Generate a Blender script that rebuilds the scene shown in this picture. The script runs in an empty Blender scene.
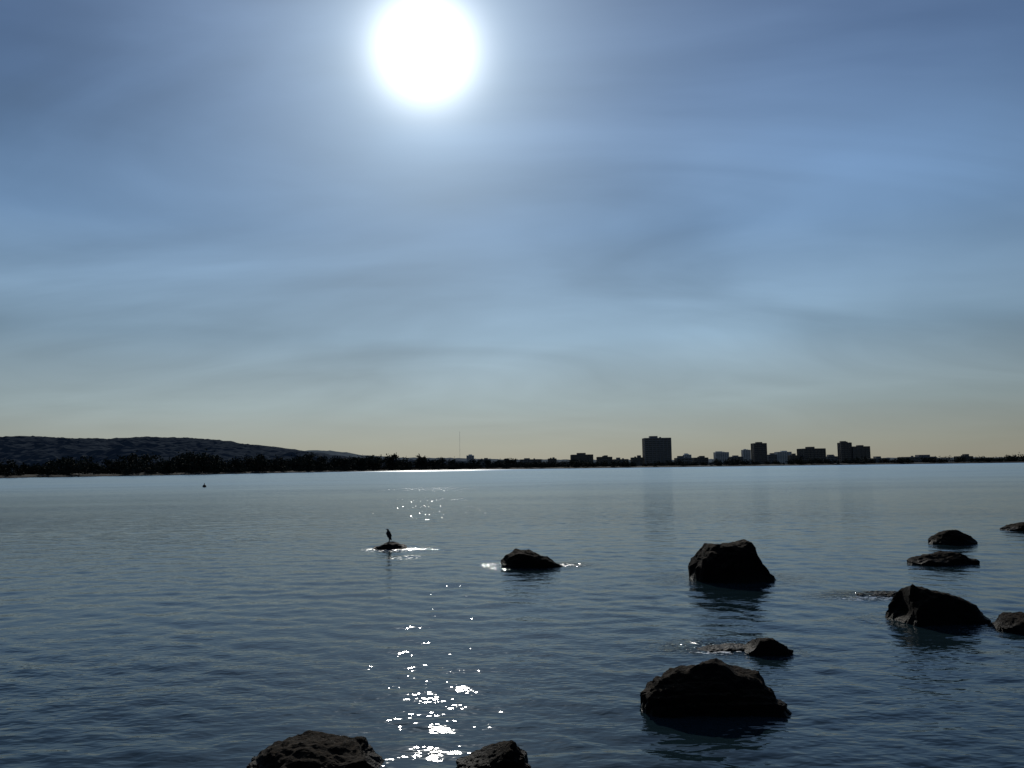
import bpy, bmesh, math, random
import numpy as np
from mathutils import Vector, Matrix, noise
random.seed(7); rng=np.random.default_rng(11)
scene=bpy.context.scene
scene.view_settings.view_transform='Standard'
try: scene.view_settings.look='None'
except Exception: pass
scene.view_settings.exposure=0

# ------------------------------------------------------------------ camera
p=math.radians(5.6); r=math.radians(0.755)
R=Vector((math.cos(r), math.sin(r)*math.sin(p), -math.sin(r)*math.cos(p)))
F=Vector((0,math.cos(p),math.sin(p))); U=R.cross(F)
cam=bpy.data.cameras.new("camera"); co=bpy.data.objects.new("camera",cam)
scene.collection.objects.link(co); scene.camera=co
M=Matrix.Identity(4)
for i in range(3):
    M[i][0]=R[i]; M[i][1]=U[i]; M[i][2]=-F[i]
M[2][3]=2.4
co.matrix_world=M
cam.sensor_width=36; cam.lens=36*850/1024; cam.clip_end=60000; cam.clip_start=0.1

SUN=Vector((-0.0900,0.8865,0.4540)).normalized()
sun_el=math.asin(SUN.z); sun_az=math.atan2(SUN.x,SUN.y)

# ------------------------------------------------------------------ node helpers
class NT:
    def __init__(s,tree): s.t=tree; s.n=tree.nodes; s.l=tree.links
    def new(s,kind,**kw):
        n=s.n.new(kind)
        for k,v in kw.items(): setattr(n,k,v)
        return n
    def put(s,inp,val):
        if isinstance(val,bpy.types.NodeSocket): s.l.new(val,inp)
        else: inp.default_value=val
    def math(s,op,a,b=None,c=None,clamp=False):
        n=s.new('ShaderNodeMath',operation=op,use_clamp=clamp); s.put(n.inputs[0],a)
        if b is not None: s.put(n.inputs[1],b)
        if c is not None: s.put(n.inputs[2],c)
        return n.outputs[0]
    def vmath(s,op,a,b=None):
        n=s.new('ShaderNodeVectorMath',operation=op); s.put(n.inputs[0],a)
        if b is not None: s.put(n.inputs[1],b)
        return n.outputs['Value'] if op in('DOT_PRODUCT','LENGTH') else n.outputs[0]
    def scale(s,a,f):
        n=s.new('ShaderNodeVectorMath',operation='SCALE'); s.put(n.inputs[0],a); s.put(n.inputs[3],f); return n.outputs[0]
    def mix(s,fac,a,b,blend='MIX'):
        n=s.new('ShaderNodeMix',data_type='RGBA',blend_type=blend)
        s.put(n.inputs[0],fac); s.put(n.inputs[6],a); s.put(n.inputs[7],b); return n.outputs[2]
    def ramp(s,fac,stops,interp='LINEAR'):
        n=s.new('ShaderNodeValToRGB'); cr=n.color_ramp; cr.interpolation=interp
        while len(cr.elements)<len(stops): cr.elements.new(0.5)
        for e,(q,c) in zip(cr.elements,stops):
            e.position=q; e.color=c if len(c)==4 else (*c,1)
        s.put(n.inputs[0],fac); return n.outputs[0]
    def noise(s,vec,scale,detail=3,rough=.5,dist=0.):
        n=s.new('ShaderNodeTexNoise'); s.put(n.inputs['Vector'],vec)
        n.inputs['Scale'].default_value=scale; n.inputs['Detail'].default_value=detail
        n.inputs['Roughness'].default_value=rough; n.inputs['Distortion'].default_value=dist
        return n.outputs[0]
    def mapping(s,vec,scale=(1,1,1),rot=(0,0,0),loc=(0,0,0)):
        n=s.new('ShaderNodeMapping'); s.put(n.inputs[0],vec)
        n.inputs['Scale'].default_value=scale; n.inputs['Rotation'].default_value=rot; n.inputs['Location'].default_value=loc
        return n.outputs[0]
    def maprange(s,v,a,b,c,d,smooth=False):
        n=s.new('ShaderNodeMapRange'); n.interpolation_type='SMOOTHSTEP' if smooth else 'LINEAR'
        s.put(n.inputs[0],v)
        for i,x in enumerate((a,b,c,d)): n.inputs[i+1].default_value=x
        return n.outputs[0]
def lin(c): 
    return tuple(((v/255)/12.92 if v/255<=.04045 else ((v/255+.055)/1.055)**2.4) for v in c)

# ------------------------------------------------------------------ world (hazy, smoky sky)
w=bpy.data.worlds.new("World"); scene.world=w; w.use_nodes=True
w.node_tree.nodes.clear(); T=NT(w.node_tree)
gen=T.new('ShaderNodeTexCoord').outputs['Generated']
D=T.vmath('NORMALIZE',gen)
sep=T.new('ShaderNodeSeparateXYZ'); T.l.new(D,sep.inputs[0]); z=sep.outputs[2]
sky=T.new('ShaderNodeTexSky'); sky.sky_type='NISHITA'; sky.sun_disc=False
sky.sun_elevation=sun_el; sky.sun_rotation=sun_az; sky.air_density=1.0; sky.dust_density=2.0; sky.ozone_density=1.5
haze=T.ramp(z,[(0.0,lin((164,157,137))),(0.025,lin((159,161,147))),(0.07,lin((148,165,168))),(0.15,lin((126,156,180))),
   (0.27,lin((98,134,175))),(0.40,lin((75,107,152))),(0.52,lin((59,86,132))),(1.0,lin((40,57,93)))])
zz=T.math('ADD',T.math('MAXIMUM',z,0.0),0.20)
cx=T.math('DIVIDE',sep.outputs[0],zz); cy=T.math('DIVIDE',sep.outputs[1],zz)
comb=T.new('ShaderNodeCombineXYZ'); T.l.new(cx,comb.inputs[0]); T.l.new(cy,comb.inputs[1])
n1=T.noise(T.mapping(comb.outputs[0],(0.65,0.9,1),(0,0,math.radians(30)),(9.4,5.2,0)),0.85,3,.45,.9)
n2=T.noise(T.mapping(comb.outputs[0],(0.75,1.5,1),(0,0,math.radians(-38)),(7.3,0.4,2)),1.05,5,.48,1.2)
n3=T.noise(T.mapping(D,(1.0,1.0,3.4),(0,math.radians(16),0),(0,0,4)),1.6,4,.47,1.0)
s=T.math('ADD',T.math('MULTIPLY',T.math('SUBTRACT',n1,.5),0.85),T.math('MULTIPLY',T.math('SUBTRACT',n2,.5),0.8))
s=T.math('ADD',s,T.math('MULTIPLY',T.math('SUBTRACT',n3,.5),0.5))
s=T.math('MULTIPLY',s,T.maprange(z,0.0,0.16,0.12,1.0,True))
fac=T.math('ADD',1.0,s)
grey=T.mix(T.maprange(s,-.25,.2,.0,.12),haze,(.30,.38,.44,1))
vs=T.scale(grey,fac)
dt=T.math('MINIMUM',T.vmath('DOT_PRODUCT',D,tuple(SUN)),1.0)
th=T.math('MULTIPLY',T.math('ARCCOSINE',dt),57.29578)
def ex(a,sc): return T.math('MULTIPLY',T.math('POWER',2.71828,T.math('DIVIDE',th,-sc)),a)
g2=T.math('POWER',T.math('DIVIDE',th,2.6),2.0)
core=T.math('MULTIPLY',T.math('POWER',2.71828,T.math('MULTIPLY',g2,-1.0)),1.8)
a0=T.scale((1.0,0.99,0.96),core)
a1=T.scale((0.80,0.94,1.0),ex(.85,3.9))
a2=T.scale((0.64,0.95,1.12),ex(.27,12.0))
fall=T.maprange(th,10,75,1.0,0.5,True)
tot=T.vmath('ADD',T.vmath('ADD',T.scale(vs,fall),a0),T.vmath('ADD',a1,a2))
bg1=T.new('ShaderNodeBackground'); T.l.new(sky.outputs[0],bg1.inputs[0]); bg1.inputs[1].default_value=0.05
bg2=T.new('ShaderNodeBackground'); T.l.new(tot,bg2.inputs[0]); bg2.inputs[1].default_value=1.0
mx=T.new('ShaderNodeMixShader'); mx.inputs[0].default_value=0.96
T.l.new(bg1.outputs[0],mx.inputs[1]); T.l.new(bg2.outputs[0],mx.inputs[2])
wo=T.new('ShaderNodeOutputWorld'); T.l.new(mx.outputs[0],wo.inputs[0])

sl=bpy.data.lights.new("sun",'SUN'); sl.energy=2.0; sl.angle=math.radians(0.53); sl.color=(1,.95,.86)
so=bpy.data.objects.new("sun",sl); scene.collection.objects.link(so)
so.rotation_euler=SUN.to_track_quat('Z','Y').to_euler(); so.location=(-90,880,450)

# ------------------------------------------------------------------ materials
def mat(name):
    m=bpy.data.materials.new(name); m.use_nodes=True; m.node_tree.nodes.clear()
    t=NT(m.node_tree); b=t.new('ShaderNodeBsdfPrincipled'); o=t.new('ShaderNodeOutputMaterial')
    t.l.new(b.outputs[0],o.inputs[0]); return m,t,b
def simple(name,c1,c2,scale,rough=.8,bump=0.,spec=.15):
    m,t,b=mat(name); tc=t.new('ShaderNodeTexCoord').outputs['Object']
    n=t.noise(tc,scale,5,.6); t.l.new(t.mix(t.maprange(n,.35,.65,0,1),(*c1,1),(*c2,1)),b.inputs['Base Color'])
    b.inputs['Roughness'].default_value=rough; b.inputs['Specular IOR Level'].default_value=spec
    if bump:
        bp=t.new('ShaderNodeBump'); bp.inputs['Distance'].default_value=bump; t.l.new(n,bp.inputs['Height']); t.l.new(bp.outputs[0],b.inputs['Normal'])
    return m
m_rock,t,b=mat("wet_rock")
tc=t.new('ShaderNodeTexCoord').outputs['Object']; geo=t.new('ShaderNodeNewGeometry')
n=t.noise(tc,5,8,.65); nb=t.noise(tc,28,6,.7); nl=t.noise(t.mapping(tc,(1,1,5),(.3,.2,0)),6,5,.6)
sp=t.new('ShaderNodeSeparateXYZ'); t.l.new(geo.outputs['Position'],sp.inputs[0])
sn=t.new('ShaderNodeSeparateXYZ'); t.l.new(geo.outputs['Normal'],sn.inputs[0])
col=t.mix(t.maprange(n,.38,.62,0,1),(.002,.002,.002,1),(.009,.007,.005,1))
dry_lit=t.math('MULTIPLY',t.maprange(sn.outputs[2],.6,.95,0,1,True),t.maprange(nb,.38,.68,.05,.9))  # upward faces: dry brown plus sunlit tone put into the colour
col=t.mix(dry_lit,col,(.062,.043,.025,1))
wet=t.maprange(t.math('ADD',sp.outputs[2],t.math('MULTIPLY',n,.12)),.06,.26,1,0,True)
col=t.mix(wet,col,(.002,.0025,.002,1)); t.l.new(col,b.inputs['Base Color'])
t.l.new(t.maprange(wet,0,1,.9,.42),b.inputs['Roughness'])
b.inputs['Specular IOR Level'].default_value=.05
bp=t.new('ShaderNodeBump'); bp.inputs['Distance'].default_value=.035; bp.inputs['Strength'].default_value=1.0
t.l.new(t.math('ADD',t.math('ADD',n,t.math('MULTIPLY',nb,.5)),t.math('MULTIPLY',nl,.7)),bp.inputs['Height']); t.l.new(bp.outputs[0],b.inputs['Normal'])

def mesh_obj(name,V,Fc,m,smooth=False):
    me=bpy.data.meshes.new(name); me.from_pydata([tuple(v) for v in V],[],[tuple(f) for f in Fc]); me.update()
    if m: me.materials.append(m)
    if smooth: me.polygons.foreach_set('use_smooth',[True]*len(me.polygons))
    o=bpy.data.objects.new(name,me); scene.collection.objects.link(o); return o

# ------------------------------------------------------------------ rocks
def rock(name,cx,cy,w,dep,prof,seed,sub=5,rotz=0.,rough=.05,nplanes=9,drop=.35,layers=0.):
    rnd=random.Random(seed)
    bm=bmesh.new(); bmesh.ops.create_icosphere(bm,subdivisions=sub,radius=1)
    xs=[q[0] for q in prof]; zs=[q[1] for q in prof]; hmax=max(zs)
    planes=[]
    for _ in range(nplanes):
        n=Vector((rnd.uniform(-1,1),rnd.uniform(-1,1),rnd.uniform(.1,.9))).normalized()
        planes.append((n,rnd.uniform(.80,.95)))
    off=Vector((seed*3.7,seed*1.3,seed*2.1))
    for v in bm.verts:
        q=v.co.normalized(); x=q.x; rr=math.sqrt(max(1e-6,1-x*x))
        cyy=q.y/rr; czz=q.z/rr
        sg=lambda a,e:math.copysign(abs(a)**e,a)
        yy=sg(cyy,.66); zc=sg(czz,.62)
        Dp=(1-abs(x)**3)**(1/3.)
        H=float(np.interp(x,xs,zs))
        P=Vector((x,yy*Dp,zc))
        for n,d in planes:
            k=P.dot(n)-d*(abs(n.x)+abs(n.y)*.8+abs(n.z)*.9)*.84
            if k>0: P-=n*k*.95
        X=P.x*w/2; Y=P.y*dep/2; Z=P.z*H if P.z>0 else P.z*drop
        c=Vector((X,Y,Z))
        nv=Vector((q.x/w,q.y/dep,q.z/max(hmax,.2))).normalized()
        sz=(w+dep)/2
        f=noise.fractal(c*(2.6/sz)+off,.85,2.1,7)*rough*sz
        rd=(.5-abs(noise.noise(c*(6/sz)+off*2)))*rough*.55*sz
        f2=(noise.noise(c*(14/sz)+off*2))*rough*.3*sz
        c+=nv*(f+f2+rd*.6)
        if layers: 
            l=(c.z+noise.noise(c*(2/sz)+off)*.06)/layers
            c+=Vector((nv.x,nv.y,0))*((l-math.floor(l))-.5)*.045
        v.co=c
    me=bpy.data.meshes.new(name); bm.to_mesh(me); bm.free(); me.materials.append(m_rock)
    o=bpy.data.objects.new(name,me); scene.collection.objects.link(o)
    o.location=(cx,cy,0); o.rotation_euler=(0,0,rotz); return o
rocks=[
 ("shore_rock",-3.80,26.3,1.06,.8,[(-1,.02),(-.6,.08),(-.2,.18),(.1,.21),(.4,.15),(.8,.07),(1,.02)],1),
 ("shore_rock",0.42,21.1,1.48,1.0,[(-1,.1),(-.8,.27),(-.5,.40),(-.1,.36),(.35,.23),(.75,.13),(1,.02)],2),
 ("boulder",4.60,18.3,1.74,1.4,[(-1,.45),(-.85,.70),(-.6,.75),(-.2,.75),(.3,.77),(.5,.76),(.75,.48),(1,.2)],3),
 ("boulder",12.92,25.4,1.26,1.0,[(-1,.12),(-.75,.22),(-.3,.36),(.2,.38),(.6,.27),(1,.1)],4),
 ("flat_rock",10.17,20.5,1.48,1.0,[(-1,.06),(-.6,.16),(-.1,.22),(.4,.25),(.8,.21),(1,.15)],5),
 ("shore_rock",17.80,30.0,1.5,1.0,[(-1,.1),(-.5,.21),(.0,.24),(.6,.2),(1,.1)],6),
 ("boulder",6.42,13.2,1.42,1.05,[(-1,.12),(-.85,.34),(-.6,.56),(-.25,.48),(.3,.34),(.75,.23),(1,.1)],7),
 ("shore_rock",7.37,12.5,.98,.8,[(-1,.12),(-.6,.18),(0,.21),(.6,.19),(1,.1)],8),
 ("shore_rock",3.24,11.2,.60,.5,[(-1,.08),(-.5,.14),(0,.17),(.5,.15),(1,.08)],9),
 ("wet_low_rock",2.74,11.45,.7,.4,[(-1,.0),(-.5,.01),(0,.02),(.5,.035),(1,.02)],10),
]
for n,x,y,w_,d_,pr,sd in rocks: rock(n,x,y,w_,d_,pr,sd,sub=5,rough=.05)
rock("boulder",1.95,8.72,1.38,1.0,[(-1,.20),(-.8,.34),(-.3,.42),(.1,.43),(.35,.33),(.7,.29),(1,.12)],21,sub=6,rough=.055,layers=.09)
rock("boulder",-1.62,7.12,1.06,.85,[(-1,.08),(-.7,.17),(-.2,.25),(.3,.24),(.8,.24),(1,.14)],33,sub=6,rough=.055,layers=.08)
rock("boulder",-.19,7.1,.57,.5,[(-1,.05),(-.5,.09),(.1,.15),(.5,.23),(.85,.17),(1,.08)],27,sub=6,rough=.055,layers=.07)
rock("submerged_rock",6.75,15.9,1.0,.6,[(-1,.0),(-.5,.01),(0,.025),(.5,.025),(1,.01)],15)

m_bank=simple("bank_soil",(.05,.042,.03),(.09,.075,.055),1.5,.95,.05)
V=[];Fc=[];nx,ny=80,24
for j in range(ny):
    for i in range(nx):
        x=-40+80*i/(nx-1); y=3.2-j*0.9
        zz_=min(1.5,-.5+(3.2-y)*.42)+noise.fractal(Vector((x*.6,y*.6,3)),1,2,4)*.18
        V.append((x,y,min(zz_,1.15 if abs(x)<3 and y<1 else 9)))
for j in range(ny-1):
    for i in range(nx-1):
        a=j*nx+i; Fc.append((a,a+nx,a+nx+1,a+1))
mesh_obj("rocky_bank",V,Fc,m_bank,True)
for k in range(16):
    x=-9+k*1.2+random.uniform(-.3,.3)
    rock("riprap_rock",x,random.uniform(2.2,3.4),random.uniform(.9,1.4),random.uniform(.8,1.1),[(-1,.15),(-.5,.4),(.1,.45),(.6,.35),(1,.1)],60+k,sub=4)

# ------------------------------------------------------------------ water
def grow(start,end,s0,k,out):
    v=start; 
    while v<end: out.append(v); v+=max(s0,k*abs(v))
    return out
ys=[-30.,-15.,-6.,0.,3.]; ys=grow(4.5,9000,.032,.0050,ys)
xs=[]; v=0.
while v<9: xs.append(v); v+=.042
while v<45: xs.append(v); v+=.042*(1+(v-9)*.16)
while v<14000: xs.append(v); v*=1.15
xs=[-q for q in xs[:0:-1]]+xs
xs=np.array(xs); ys=np.array(ys)
X,Y=np.meshgrid(xs,ys); dx=np.gradient(xs)[None,:]; dy=np.gradient(ys)[:,None]
Z=np.zeros_like(X)
nw=120
for i in range(nw):
    lam=0.16*(2.2/0.16)**(rng.random()**1.15)
    ang=math.radians(rng.normal(-98,38))
    kx,ky=2*math.pi/lam*math.cos(ang),2*math.pi/lam*math.sin(ang)
    slope=.0082 if lam<.7 else .0082*.7/lam
    A=slope*lam/(2*math.pi)*1.45
    samp=np.abs(kx)*dx+np.abs(ky)*dy
    att=np.clip(1.8-samp/1.3,0,1)
    g=.7+.6*np.sin(X*.21*rng.uniform(.5,2)+rng.uniform(0,6)+.4*Y)*np.sin(Y*.19*rng.uniform(.5,2)+rng.uniform(0,6))
    ph=kx*X+ky*Y+rng.uniform(0,2*math.pi)+.9*np.sin(X*.4+Y*.31+i)
    Z+=A*(np.sin(ph)+.16*np.cos(2*ph))*att*g
foam_glint=np.zeros_like(X); chop=np.zeros_like(X)
def gz(cx_,cy_,sx,sy): return np.exp(-((X-cx_)/sx)**2-((Y-cy_)/sy)**2)
for n,x,y,w_,d_,pr,sd in rocks:
    dd=np.sqrt(((X-x)/(w_/2))**2+((Y-y)/(d_/2))**2)
    ring=np.exp(-((dd-1.2)/.9)**2)
    Z+=ring*.004*np.sin(dd*9.+sd)
    chop+=.15*ring*(0.3 if n=="shore_rock" and x<-3 else 1)
    foam_glint+=.36*np.exp(-((dd-1.02)/.12)**2)
chop+=.30*gz(-3.4,25.9,1.2,.6)
chop+=1.0*gz(1.15,21.2,.5,.35)+1.0*gz(6.6,15.7,.9,.5)+.8*gz(2.6,11.5,.6,.4)
foam_glint+=1.3*gz(1.2,21.2,.5,.22)+1.0*gz(-3.15,25.9,.33,.22)+.75*gz(-4.3,26.0,.25,.22)+.45*gz(-3.5,25.6,1.5,1.0)+.44*gz(-3.0,23.4,.9,1.1)+1.6*gz(6.45,15.4,.7,.24)+1.1*gz(2.55,11.2,.4,.11)  # splash, plus sun glints by the rocks laid in as white patches
Z=np.where(Y<4,0,Z)
ny_,nx_=X.shape
co_=np.empty((ny_*nx_,3),np.float32); co_[:,0]=X.ravel(); co_[:,1]=Y.ravel(); co_[:,2]=Z.ravel()
idx=np.arange(ny_*nx_,dtype=np.int32).reshape(ny_,nx_)
q=np.stack([idx[:-1,:-1],idx[:-1,1:],idx[1:,1:],idx[1:,:-1]],-1).reshape(-1,4)
me=bpy.data.meshes.new("water"); me.vertices.add(len(co_)); me.vertices.foreach_set('co',co_.ravel())
me.loops.add(q.size); me.loops.foreach_set('vertex_index',q.ravel())
me.polygons.add(len(q)); me.polygons.foreach_set('loop_start',np.arange(0,q.size,4,dtype=np.int32)); me.polygons.foreach_set('loop_total',np.full(len(q),4,np.int32))
me.update(calc_edges=True); me.polygons.foreach_set('use_smooth',[True]*len(q))
for nm,arr in (("foam_glint",foam_glint),("chop",chop)):
    a=me.attributes.new(nm,'FLOAT','POINT'); a.data.foreach_set('value',arr.ravel().astype(np.float32))
print("water verts",len(co_))
m_w=bpy.data.materials.new("bay_water"); m_w.use_nodes=True; m_w.node_tree.nodes.clear(); t=NT(m_w.node_tree); me.materials.append(m_w)
wo_=bpy.data.objects.new("water",me); scene.collection.objects.link(wo_)
tc=t.new('ShaderNodeTexCoord').outputs['Object']
fo=t.new('ShaderNodeAttribute',attribute_name="foam_glint").outputs['Fac']; ch=t.new('ShaderNodeAttribute',attribute_name="chop").outputs['Fac']
spw=t.new('ShaderNodeSeparateXYZ'); t.l.new(tc,spw.inputs[0]); yy=spw.outputs[1]
patch=t.noise(t.mapping(tc,(.022,.07,1)),1.0,2,.55,.5)
patch_far=t.noise(t.mapping(tc,(.0035,.012,1)),1.0,3,.55,.5)
amp=t.maprange(patch,.35,.65,.6,1.4)
h1=t.noise(t.mapping(tc,(1,1.7,1),(0,0,.12)),7.0,1,.5,.3)
h2=t.noise(t.mapping(tc,(1,1.8,1),(0,0,-.2)),1.7,2,.5,.3)
hc=t.noise(t.mapping(tc,(1,1.2,1)),8.0,2,.6,.2)
near=t.math('MULTIPLY',t.maprange(yy,12,45,0,1,True),t.maprange(yy,70,180,1,.35,True))
H=t.math('MULTIPLY',h1,t.maprange(yy,8,16,.009,.0055,True))
H=t.math('ADD',H,t.math('MULTIPLY',t.math('POWER',hc,3.0),t.math('MULTIPLY',ch,.15)))
H=t.math('ADD',H,t.math('MULTIPLY',h2,t.math('MULTIPLY',near,.041)))
H=t.math('MULTIPLY',H,amp)
bp=t.new('ShaderNodeBump'); bp.inputs['Distance'].default_value=1.0; bp.inputs['Strength'].default_value=1.0
t.l.new(H,bp.inputs['Height'])
fn=t.noise(t.mapping(tc,(1,1.5,1)),9,3,.65)
fm=t.maprange(t.math('MULTIPLY',fo,t.maprange(fn,.50,.64,0,1)),.28,.45,0,1)
body=t.new('ShaderNodeBsdfDiffuse'); body.inputs[0].default_value=(.012,.026,.032,1)
gl=t.new('ShaderNodeBsdfAnisotropic'); gl.distribution='BECKMANN'; gl.inputs['Color'].default_value=(.84,.865,.88,1)
t.l.new(bp.outputs[0],gl.inputs['Normal'])
lg=t.math('LOGARITHM',t.math('MAXIMUM',yy,1.0),10.0)
rr=t.math('ADD',t.maprange(lg,1.5,2.2,.10,.255),t.maprange(lg,2.7,3.0,0,.09))
rr=t.math('MULTIPLY',rr,t.maprange(patch_far,.35,.65,.95,1.03))
t.l.new(rr,gl.inputs['Roughness'])
fr=t.new('ShaderNodeFresnel'); fr.inputs['IOR'].default_value=1.333; t.l.new(bp.outputs[0],fr.inputs['Normal'])
ms=t.new('ShaderNodeMixShader'); t.l.new(fr.outputs[0],ms.inputs[0]); t.l.new(body.outputs[0],ms.inputs[1]); t.l.new(gl.outputs[0],ms.inputs[2])
fd=t.new('ShaderNodeBsdfDiffuse'); fd.inputs[0].default_value=(.85,.87,.87,1)  # white albedo for splash, also standing in for sun glints
fg=t.new('ShaderNodeBsdfAnisotropic'); fg.distribution='BECKMANN'; fg.inputs['Color'].default_value=(.9,.9,.9,1); fg.inputs['Roughness'].default_value=.52
fmix=t.new('ShaderNodeMixShader'); fmix.inputs[0].default_value=.45; t.l.new(fd.outputs[0],fmix.inputs[1]); t.l.new(fg.outputs[0],fmix.inputs[2])
m2=t.new('ShaderNodeMixShader'); t.l.new(fm,m2.inputs[0]); t.l.new(ms.outputs[0],m2.inputs[1]); t.l.new(fmix.outputs[0],m2.inputs[2])
oo=t.new('ShaderNodeOutputMaterial'); t.l.new(m2.outputs[0],oo.inputs[0])

# ------------------------------------------------------------------ far shore land
m_land=simple("far_shore_ground",(.012,.013,.010),(.03,.028,.02),.05,.95)
front=[(-2600,60),(-1200,330),(-620,430),(-330,500),(-260,640),(-235,760),(-205,900),(-150,1060),(-60,1120),(60,1090),(200,1060),(400,1040),(700,1000),(1100,960),(2600,800)]
fx=[q[0] for q in front]; fy=[q[1] for q in front]
def shoreY(x): return float(np.interp(x,fx,fy))
pts=[]
for (x0,y0),(x1,y1) in zip(front[:-1],front[1:]):
    L=math.hypot(x1-x0,y1-y0); n_=max(2,int(L/12))
    for k in range(n_): 
        u=k/n_; pts.append((x0+(x1-x0)*u+random.uniform(-1,1), y0+(y1-y0)*u+random.uniform(-2,2)))
V=[];Fc=[]; offs=[(0,-.4),(4,.7),(12,1.3),(60,1.7),(700,1.9),(4000,2.0),(14000,2.0)]
for (x,y) in pts:
    for o_,z_ in offs: V.append((x*(1+o_*.0006),y+o_,z_+(random.uniform(-.15,.25) if 0<o_<100 else 0)))
m_=len(offs)
for i in range(len(pts)-1):
    for j in range(m_-1):
        a=i*m_+j; Fc.append((a,a+m_,a+m_+1,a+1))
mesh_obj("far_shore_land",V,Fc,m_land)

# ------------------------------------------------------------------ hills
def hills(name,D0,prof,m,front_,back_,amp,seed,step,ny=56,veg=1.):
    xs_=[q[0] for q in prof]; zs_=[q[1] for q in prof]
    xg=np.arange(xs_[0],xs_[-1],step); yg=np.concatenate([np.linspace(-front_,0,ny),np.linspace(0,back_,ny//4)[1:]])
    V=[];Fc=[]
    for yv in yg:
        s_=math.cos(min(1,abs(yv)/(front_ if yv<0 else back_))*math.pi/2)**1.3
        for xv in xg:
            hh=float(np.interp(xv,xs_,zs_))
            f=noise.fractal(Vector((xv*.0022+seed,yv*.0026,seed)),1,2.1,5)
            f3=noise.noise(Vector((xv*.013,yv*.013,seed)))*6.0+noise.noise(Vector((xv*.04,yv*.04,seed)))*9.0
            fr=1-s_
            V.append((xv,D0+yv,hh*s_*(1+f*amp*fr*2.5)+min(1,hh/50)*(f*amp*26+f3*veg)))
    n_=len(xg)
    for j in range(len(yg)-1):
        for i in range(n_-1):
            a=j*n_+i; Fc.append((a,a+1,a+n_+1,a+n_))
    return mesh_obj(name,V,Fc,m,False)
m_hill=simple("hazed_hill_scrub",(.054,.068,.084),(.068,.083,.099),.012,1.0,spec=0.)  # distance haze mixed into the base colour as a bluish lift
pp=[(-200,30),(-60,34),(0,36),(50,35.5),(100,33.5),(130,32.5),(160,34.5),(190,33),(220,30.5),(260,25),(300,18.5),(330,13.5),(365,10.5),(400,8.5),(440,7),(500,5),(600,3),(760,1.5)]
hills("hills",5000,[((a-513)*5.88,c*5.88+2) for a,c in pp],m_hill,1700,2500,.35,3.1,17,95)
m_hill2=simple("hazed_far_hill_scrub",(.14,.17,.19),(.17,.20,.215),.004,1.0,spec=0.)  # paler still: haze over the farther ridge put into its colour
pp=[(-200,25),(180,25),(250,22),(300,19),(325,19),(345,17),(365,13.5),(400,11),(440,10),(500,8),(560,6.5),(700,5),(900,4),(1100,3)]
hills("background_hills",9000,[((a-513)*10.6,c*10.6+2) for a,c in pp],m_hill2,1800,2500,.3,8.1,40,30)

# ------------------------------------------------------------------ distant trees
m_tree,t,b=mat("tree_foliage")
tc=t.new('ShaderNodeTexCoord').outputs['Object']; n=t.noise(tc,.35,3,.6)
t.l.new(t.mix(t.maprange(n,.35,.65,0,1),(.014,.019,.014,1),(.045,.05,.036,1)),b.inputs['Base Color']); b.inputs['Roughness'].default_value=.95
b.inputs['Specular IOR Level'].default_value=.05
m_bark=simple("tree_bark",(.03,.024,.018),(.06,.048,.036),1.,.95)
TV=[];TF=[];TM=[]
def add_quad(c,s_,mi=0):
    n_=Vector((random.gauss(0,1),random.gauss(0,1),random.gauss(0,1))).normalized()
    a=n_.orthogonal().normalized(); b_=n_.cross(a); k=len(TV)
    aa=random.uniform(0,6.28); a,b_=a*math.cos(aa)+b_*math.sin(aa),b_*math.cos(aa)-a*math.sin(aa)
    TV.extend([c+a*s_,c+b_*s_*.7,c-a*s_*.8,c-b_*s_*.6]); TF.append((k,k+1,k+2,k+3)); TM.append(mi)
def limb(p0,p1,r0,r1):
    d=(p1-p0).normalized(); a=d.orthogonal().normalized(); b_=d.cross(a); k=len(TV)
    for pt,rr in((p0,r0),(p1,r1)):
        for i in range(5):
            an=i*2*math.pi/5; TV.append(pt+(a*math.cos(an)+b_*math.sin(an))*rr)
    for i in range(5):
        j=(i+1)%5; TF.append((k+i,k+j,k+5+j,k+5+i)); TM.append(1)
def tree(x,y,h_,wd,dens=1.,kind=0):
    base=Vector((x,y,1.0)); th_=h_*(.22 if kind==0 else .08)
    top=base+Vector((random.uniform(-.5,.5),0,h_*.75))
    limb(base,base+Vector((0,0,th_)),h_*.03,h_*.022); limb(base+Vector((0,0,th_)),top,h_*.022,h_*.006)
    nb_=random.randint(8,12)
    for _ in range(nb_):
        hz_=random.uniform(.32,.98) if kind==0 else random.uniform(.05,.95)
        rad=wd*.5*math.sqrt(max(.05,1-((hz_-.5)/.55)**2))
        a=random.uniform(0,6.28); rr=rad*random.uniform(.1,.8)
        c=base+Vector((math.cos(a)*rr,math.sin(a)*rr,h_*hz_*.9))
        if kind==0: limb(base+Vector((0,0,th_*random.uniform(.8,1.4))),c,h_*.012,h_*.004)
        sr=wd*random.uniform(.16,.26)
        for _ in range(int(20*dens)):
            v_=Vector((random.gauss(0,.55),random.gauss(0,.55),random.gauss(0,.42)))*sr
            add_quad(c+v_,random.uniform(.6,1.25)*(h_/11)**.5)
seg=[(-700,415),(-330,500),(-260,640),(-235,760),(-205,900),(-150,1060),(-60,1120)]
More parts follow.
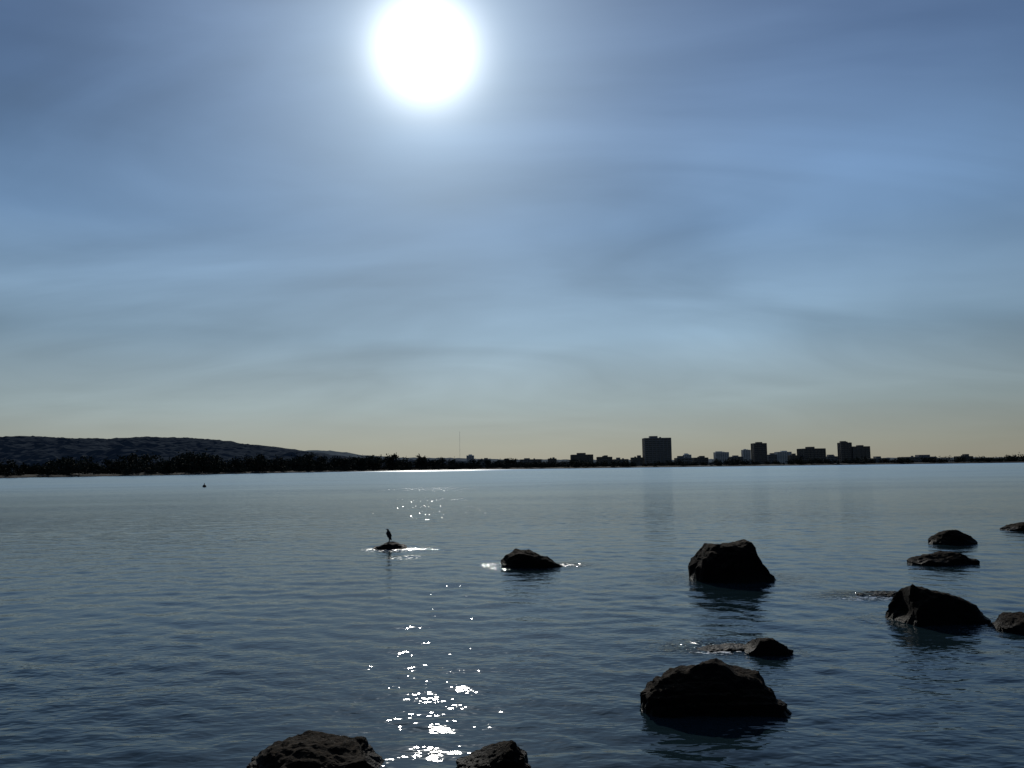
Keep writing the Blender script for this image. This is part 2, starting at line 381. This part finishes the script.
for (x0,y0),(x1,y1) in zip(seg[:-1],seg[1:]):
    L=math.hypot(x1-x0,y1-y0)
    cnt=int(L/3.4)
    for k in range(cnt):
        u=random.random(); bx_,by_=x0+(x1-x0)*u,y0+(y1-y0)*u
        o_=random.uniform(8,80)
        g=noise.noise(Vector((bx_*.05,by_*.025,5)))
        hh=max(4.5,9.2+(by_-500)*.0078+g*12+random.uniform(-2,2.8))
        if random.random()<.10: hh+=3.5
        tree(bx_-o_*.5,by_+o_*.6+8,hh,hh*random.uniform(.85,1.3),1,0 if random.random()<.5 else 1)
    for k in range(int(L/4)):
        u=random.random(); bx_,by_=x0+(x1-x0)*u,y0+(y1-y0)*u; o_=random.uniform(4,30)
        hh=random.uniform(2.2,4); tree(bx_-o_*.4,by_+o_*.6+5,hh,hh*random.uniform(2,3.2),.7,1)
for k in range(340):
    x=random.uniform(-800,60); g=noise.noise(Vector((x*.03,1.7,9)))
    tree(x,random.uniform(1000,1300)+(150 if x>-200 else 0),max(7,12+g*9+random.uniform(-2,2)),random.uniform(10,16),.9,1)
for k in range(440):
    x=random.uniform(-90,780); yb=shoreY(x)+random.uniform(10,90)
    g=noise.noise(Vector((x*.02,2.2,7)))
    hh=max(2.8,5.2+g*5+random.uniform(-1.5,2.2))
    tree(x,yb,hh,hh*random.uniform(1.2,2.4),.8,1)
to=mesh_obj("distant_trees",TV,TF,m_tree); to.data.materials.append(m_bark)
to.data.polygons.foreach_set('material_index',TM)
print("tree faces",len(TF))

# ------------------------------------------------------------------ buildings
m_conc=simple("concrete_facade",(.16,.16,.16),(.23,.225,.22),.3,.85)
m_hazed=simple("hazed_facade",(.6,.6,.58),(.7,.69,.66),.3,.85)  # lightened albedo stands in for haze over the distant towers
m_brown=simple("brown_facade",(.10,.095,.09),(.16,.145,.13),.3,.85)
m_glass,t,b=mat("window_glass"); b.inputs['Base Color'].default_value=(.03,.035,.04,1)
tcg=t.new('ShaderNodeTexCoord').outputs['Object']; t.l.new(t.maprange(t.noise(tcg,.4,2),.3,.7,.08,.4),b.inputs['Roughness'])
def box(bm,x0,x1,y0,y1,z0,z1):
    vs_=[bm.verts.new((x,y,z_)) for z_ in(z0,z1) for y in(y0,y1) for x in(x0,x1)]
    for f in((0,2,3,1),(4,5,7,6),(0,1,5,4),(1,3,7,5),(3,2,6,7),(2,0,4,6)): bm.faces.new([vs_[i] for i in f])
def part(par,name,bm,m):
    me=bpy.data.meshes.new(name); bm.to_mesh(me); bm.free(); me.materials.append(m)
    o=bpy.data.objects.new(name,me); scene.collection.objects.link(o); o.parent=par; return o
def building(name,x,y,w_,d_,h_,m,roof=1,pier=6.,rot=0.):
    e=bpy.data.objects.new(name,None); scene.collection.objects.link(e); e.location=(x,y,1.5); e.rotation_euler=(0,0,rot)
    bm=bmesh.new(); box(bm,-w_/2+.4,w_/2-.4,-d_/2+.4,d_/2-.4,0,h_-.3); part(e,"windows",bm,m_glass)
    bm=bmesh.new(); fl=3.3
    nfl=max(2,int(h_/fl)); fl=h_/nfl
    for i in range(nfl+1):
        z0=max(0,i*fl-.75); z1=i*fl+.75
        if i==nfl: z1=h_+1.0
        box(bm,-w_/2,w_/2,-d_/2,d_/2,z0,z1)
    part(e,"floor_bands",bm,m)
    bm=bmesh.new(); np_=max(2,int(w_/pier))
    for i in range(np_+1):
        xx=-w_/2+i*w_/np_; wd=.5 if 0<i<np_ else .9
        xx=min(max(xx,-w_/2+.3),w_/2-.3)
        for sgn in(-1,1):
            yv=sgn*(d_/2+.15); box(bm,xx-wd,xx+wd,yv-.25,yv+.25,0,h_+.8)
    np2=max(2,int(d_/pier))
    for i in range(1,np2):
        yv=-d_/2+i*d_/np2
        for sgn in(-1,1):
            xv=sgn*(w_/2+.15); box(bm,xv-.25,xv+.25,yv-.5,yv+.5,0,h_+.8)
    part(e,"piers",bm,m)
    if roof:
        bm=bmesh.new(); rw=w_*random.uniform(.25,.5); ox=random.uniform(-.2,.2)*w_
        box(bm,ox-rw/2,ox+rw/2,-d_*.25,d_*.25,h_+1.01,h_+1+random.uniform(2.0,3.6))
        box(bm,-ox-1.5,-ox+1.5,-d_*.1-2.5,-d_*.1-.5,h_+1.02,h_+2.6)
        part(e,"roof_plant",bm,m)
    return e
def B(name,px0,px1,pxh,m,dist=1500,roof=1,depth=None,rot=0):
    k=dist/850.; w_=(px1-px0)*k; return building(name,((px0+px1)/2-513)*k,dist,w_,depth or min(w_*.8,26),pxh*k+.9-1.5,m,roof,rot=rot)
B("apartment_tower",643.5,669.5,27.5,m_conc)
B("office_tower",752,764.5,21,m_brown)
B("office_building",799,821.5,15,m_brown,rot=.1)
B("office_tower",838.5,849,20.5,m_brown)
B("office_building",849.6,866,16.5,m_brown)
B("office_building",571,592,12,m_brown)
B("office_building",597,611,9.5,m_brown)
B("warehouse",613,627,7,m_conc)
B("office_building",631,642,8.5,m_brown)
B("office_building",675,690,7.5,m_conc)
B("office_building",683,690,10.5,m_hazed,2300)
B("hotel_building",692,706,7.5,m_brown,1700)
B("office_building",714,727,12.5,m_hazed,2500)
B("office_building",729,741,8,m_conc,1800)
B("apartment_tower",741.5,749,14.5,m_hazed,2500)
B("office_building",766,775,9.5,m_conc,1900)
B("hotel_building",775,789,12,m_hazed,2400)
B("office_building",788,797,8.5,m_brown)
B("office_building",824,837,7,m_conc,1700)
B("warehouse",868,885,4.5,m_conc,1400)
B("office_tower",467,474,12.5,m_hazed,2600)
B("warehouse",478,490,8.5,m_conc,1500)
B("warehouse",500,512,7.5,m_brown,1700)
B("warehouse",520,541,8,m_conc,1600)
B("office_building",548,556,8.5,m_brown,1700)
B("warehouse",900,930,5.5,m_conc,1300)
B("warehouse",955,968,5.5,m_brown,1400)

bm=bmesh.new(); hm=128.; n_=32
def strut(bm,a,c,rd):
    d=(c-a); L=d.length; q_=d.to_track_quat('Z','Y').to_matrix().to_4x4(); q_.translation=(a+c)/2
    bmesh.ops.create_cone(bm,cap_ends=True,segments=5,radius1=rd,radius2=rd,depth=L,matrix=q_)
for i in range(n_):
    z0,z1=hm*i/n_,hm*(i+1)/n_; w0=1.1*(1-.5*i/n_)
    cs=[Vector((w0*math.cos(a),w0*math.sin(a),0)) for a in(0,2.094,4.189)]
    for j in range(3):
        strut(bm,cs[j]+Vector((0,0,z0)),cs[j]+Vector((0,0,z1)),.10)
        strut(bm,cs[j]+Vector((0,0,z0)),cs[(j+1)%3]+Vector((0,0,z1)),.05)
me=bpy.data.meshes.new("radio_mast"); bm.to_mesh(me); bm.free(); me.materials.append(simple("mast_steel",(.5,.5,.5),(.56,.56,.56),1.,.6))
o=bpy.data.objects.new("radio_mast",me); scene.collection.objects.link(o); o.location=(-187,3000,2)

m_b=simple("buoy_paint",(.03,.02,.018),(.05,.035,.03),4.,.5)
bm=bmesh.new()
bmesh.ops.create_cone(bm,cap_ends=True,segments=24,radius1=.36,radius2=.42,depth=.35,matrix=Matrix.Translation((0,0,.1)))
bmesh.ops.create_cone(bm,cap_ends=True,segments=24,radius1=.42,radius2=.16,depth=.25,matrix=Matrix.Translation((0,0,.405)))
bmesh.ops.create_cone(bm,cap_ends=True,segments=12,radius1=.05,radius2=.05,depth=.2,matrix=Matrix.Translation((0,0,.62)))
bmesh.ops.create_uvsphere(bm,u_segments=12,v_segments=8,radius=.1,matrix=Matrix.Translation((0,0,.76)))
me=bpy.data.meshes.new("mooring_buoy"); bm.to_mesh(me); bm.free(); me.materials.append(m_b)
o=bpy.data.objects.new("mooring_buoy",me); scene.collection.objects.link(o); o.location=(-47.66,132,0); o.scale=(.7,.7,.7)

# ------------------------------------------------------------------ bird
m_f=simple("dark_plumage",(.012,.012,.013),(.03,.028,.026),25.,.8)
V=[(.01,0,.235),(-.015,0,.29),(-.018,0,.335),(-.022,0,.372),(-.05,0,.374),(-.088,0,.366),
   (.03,0,.175),(.055,0,.12),(.075,0,.07),
   (.014,.028,.16),(.022,.028,.085),(.004,.028,.008),(-.03,.035,.004),
   (.014,-.028,.16),(.022,-.028,.085),(.004,-.028,.008),(-.03,-.035,.004)]
Rr=[.068,.055,.030,.033,.012,.005,.056,.028,.012,.020,.010,.009,.008,.020,.010,.009,.008]
E=[(0,1),(1,2),(2,3),(3,4),(4,5),(0,6),(6,7),(7,8),(6,9),(9,10),(10,11),(11,12),(6,13),(13,14),(14,15),(15,16)]
me=bpy.data.meshes.new("shorebird"); me.from_pydata(V,E,[])
bd=bpy.data.objects.new("shorebird",me); scene.collection.objects.link(bd)
bpy.context.view_layer.objects.active=bd; bd.select_set(True)
bd.modifiers.new("s",'SKIN')
if not me.skin_vertices: bpy.ops.mesh.customdata_skin_add()
for i,rd in enumerate(Rr): me.skin_vertices[0].data[i].radius=(rd,rd)
me.skin_vertices[0].data[0].use_root=True
sb=bd.modifiers.new("ss",'SUBSURF'); sb.levels=2; sb.render_levels=2
me.materials.append(m_f)
bpy.context.view_layer.update()
rk=[o for o in scene.objects if o.name=="shore_rock"][0]
ht=max(v.co.z for v in rk.data.vertices if abs(v.co.x-.0)<.06 and abs(v.co.y)<.08)
bd.location=(-3.83,26.3,ht-.012); bd.rotation_euler=(0,0,.35); bd.scale=(1.12,)*3
print("bird z",ht)
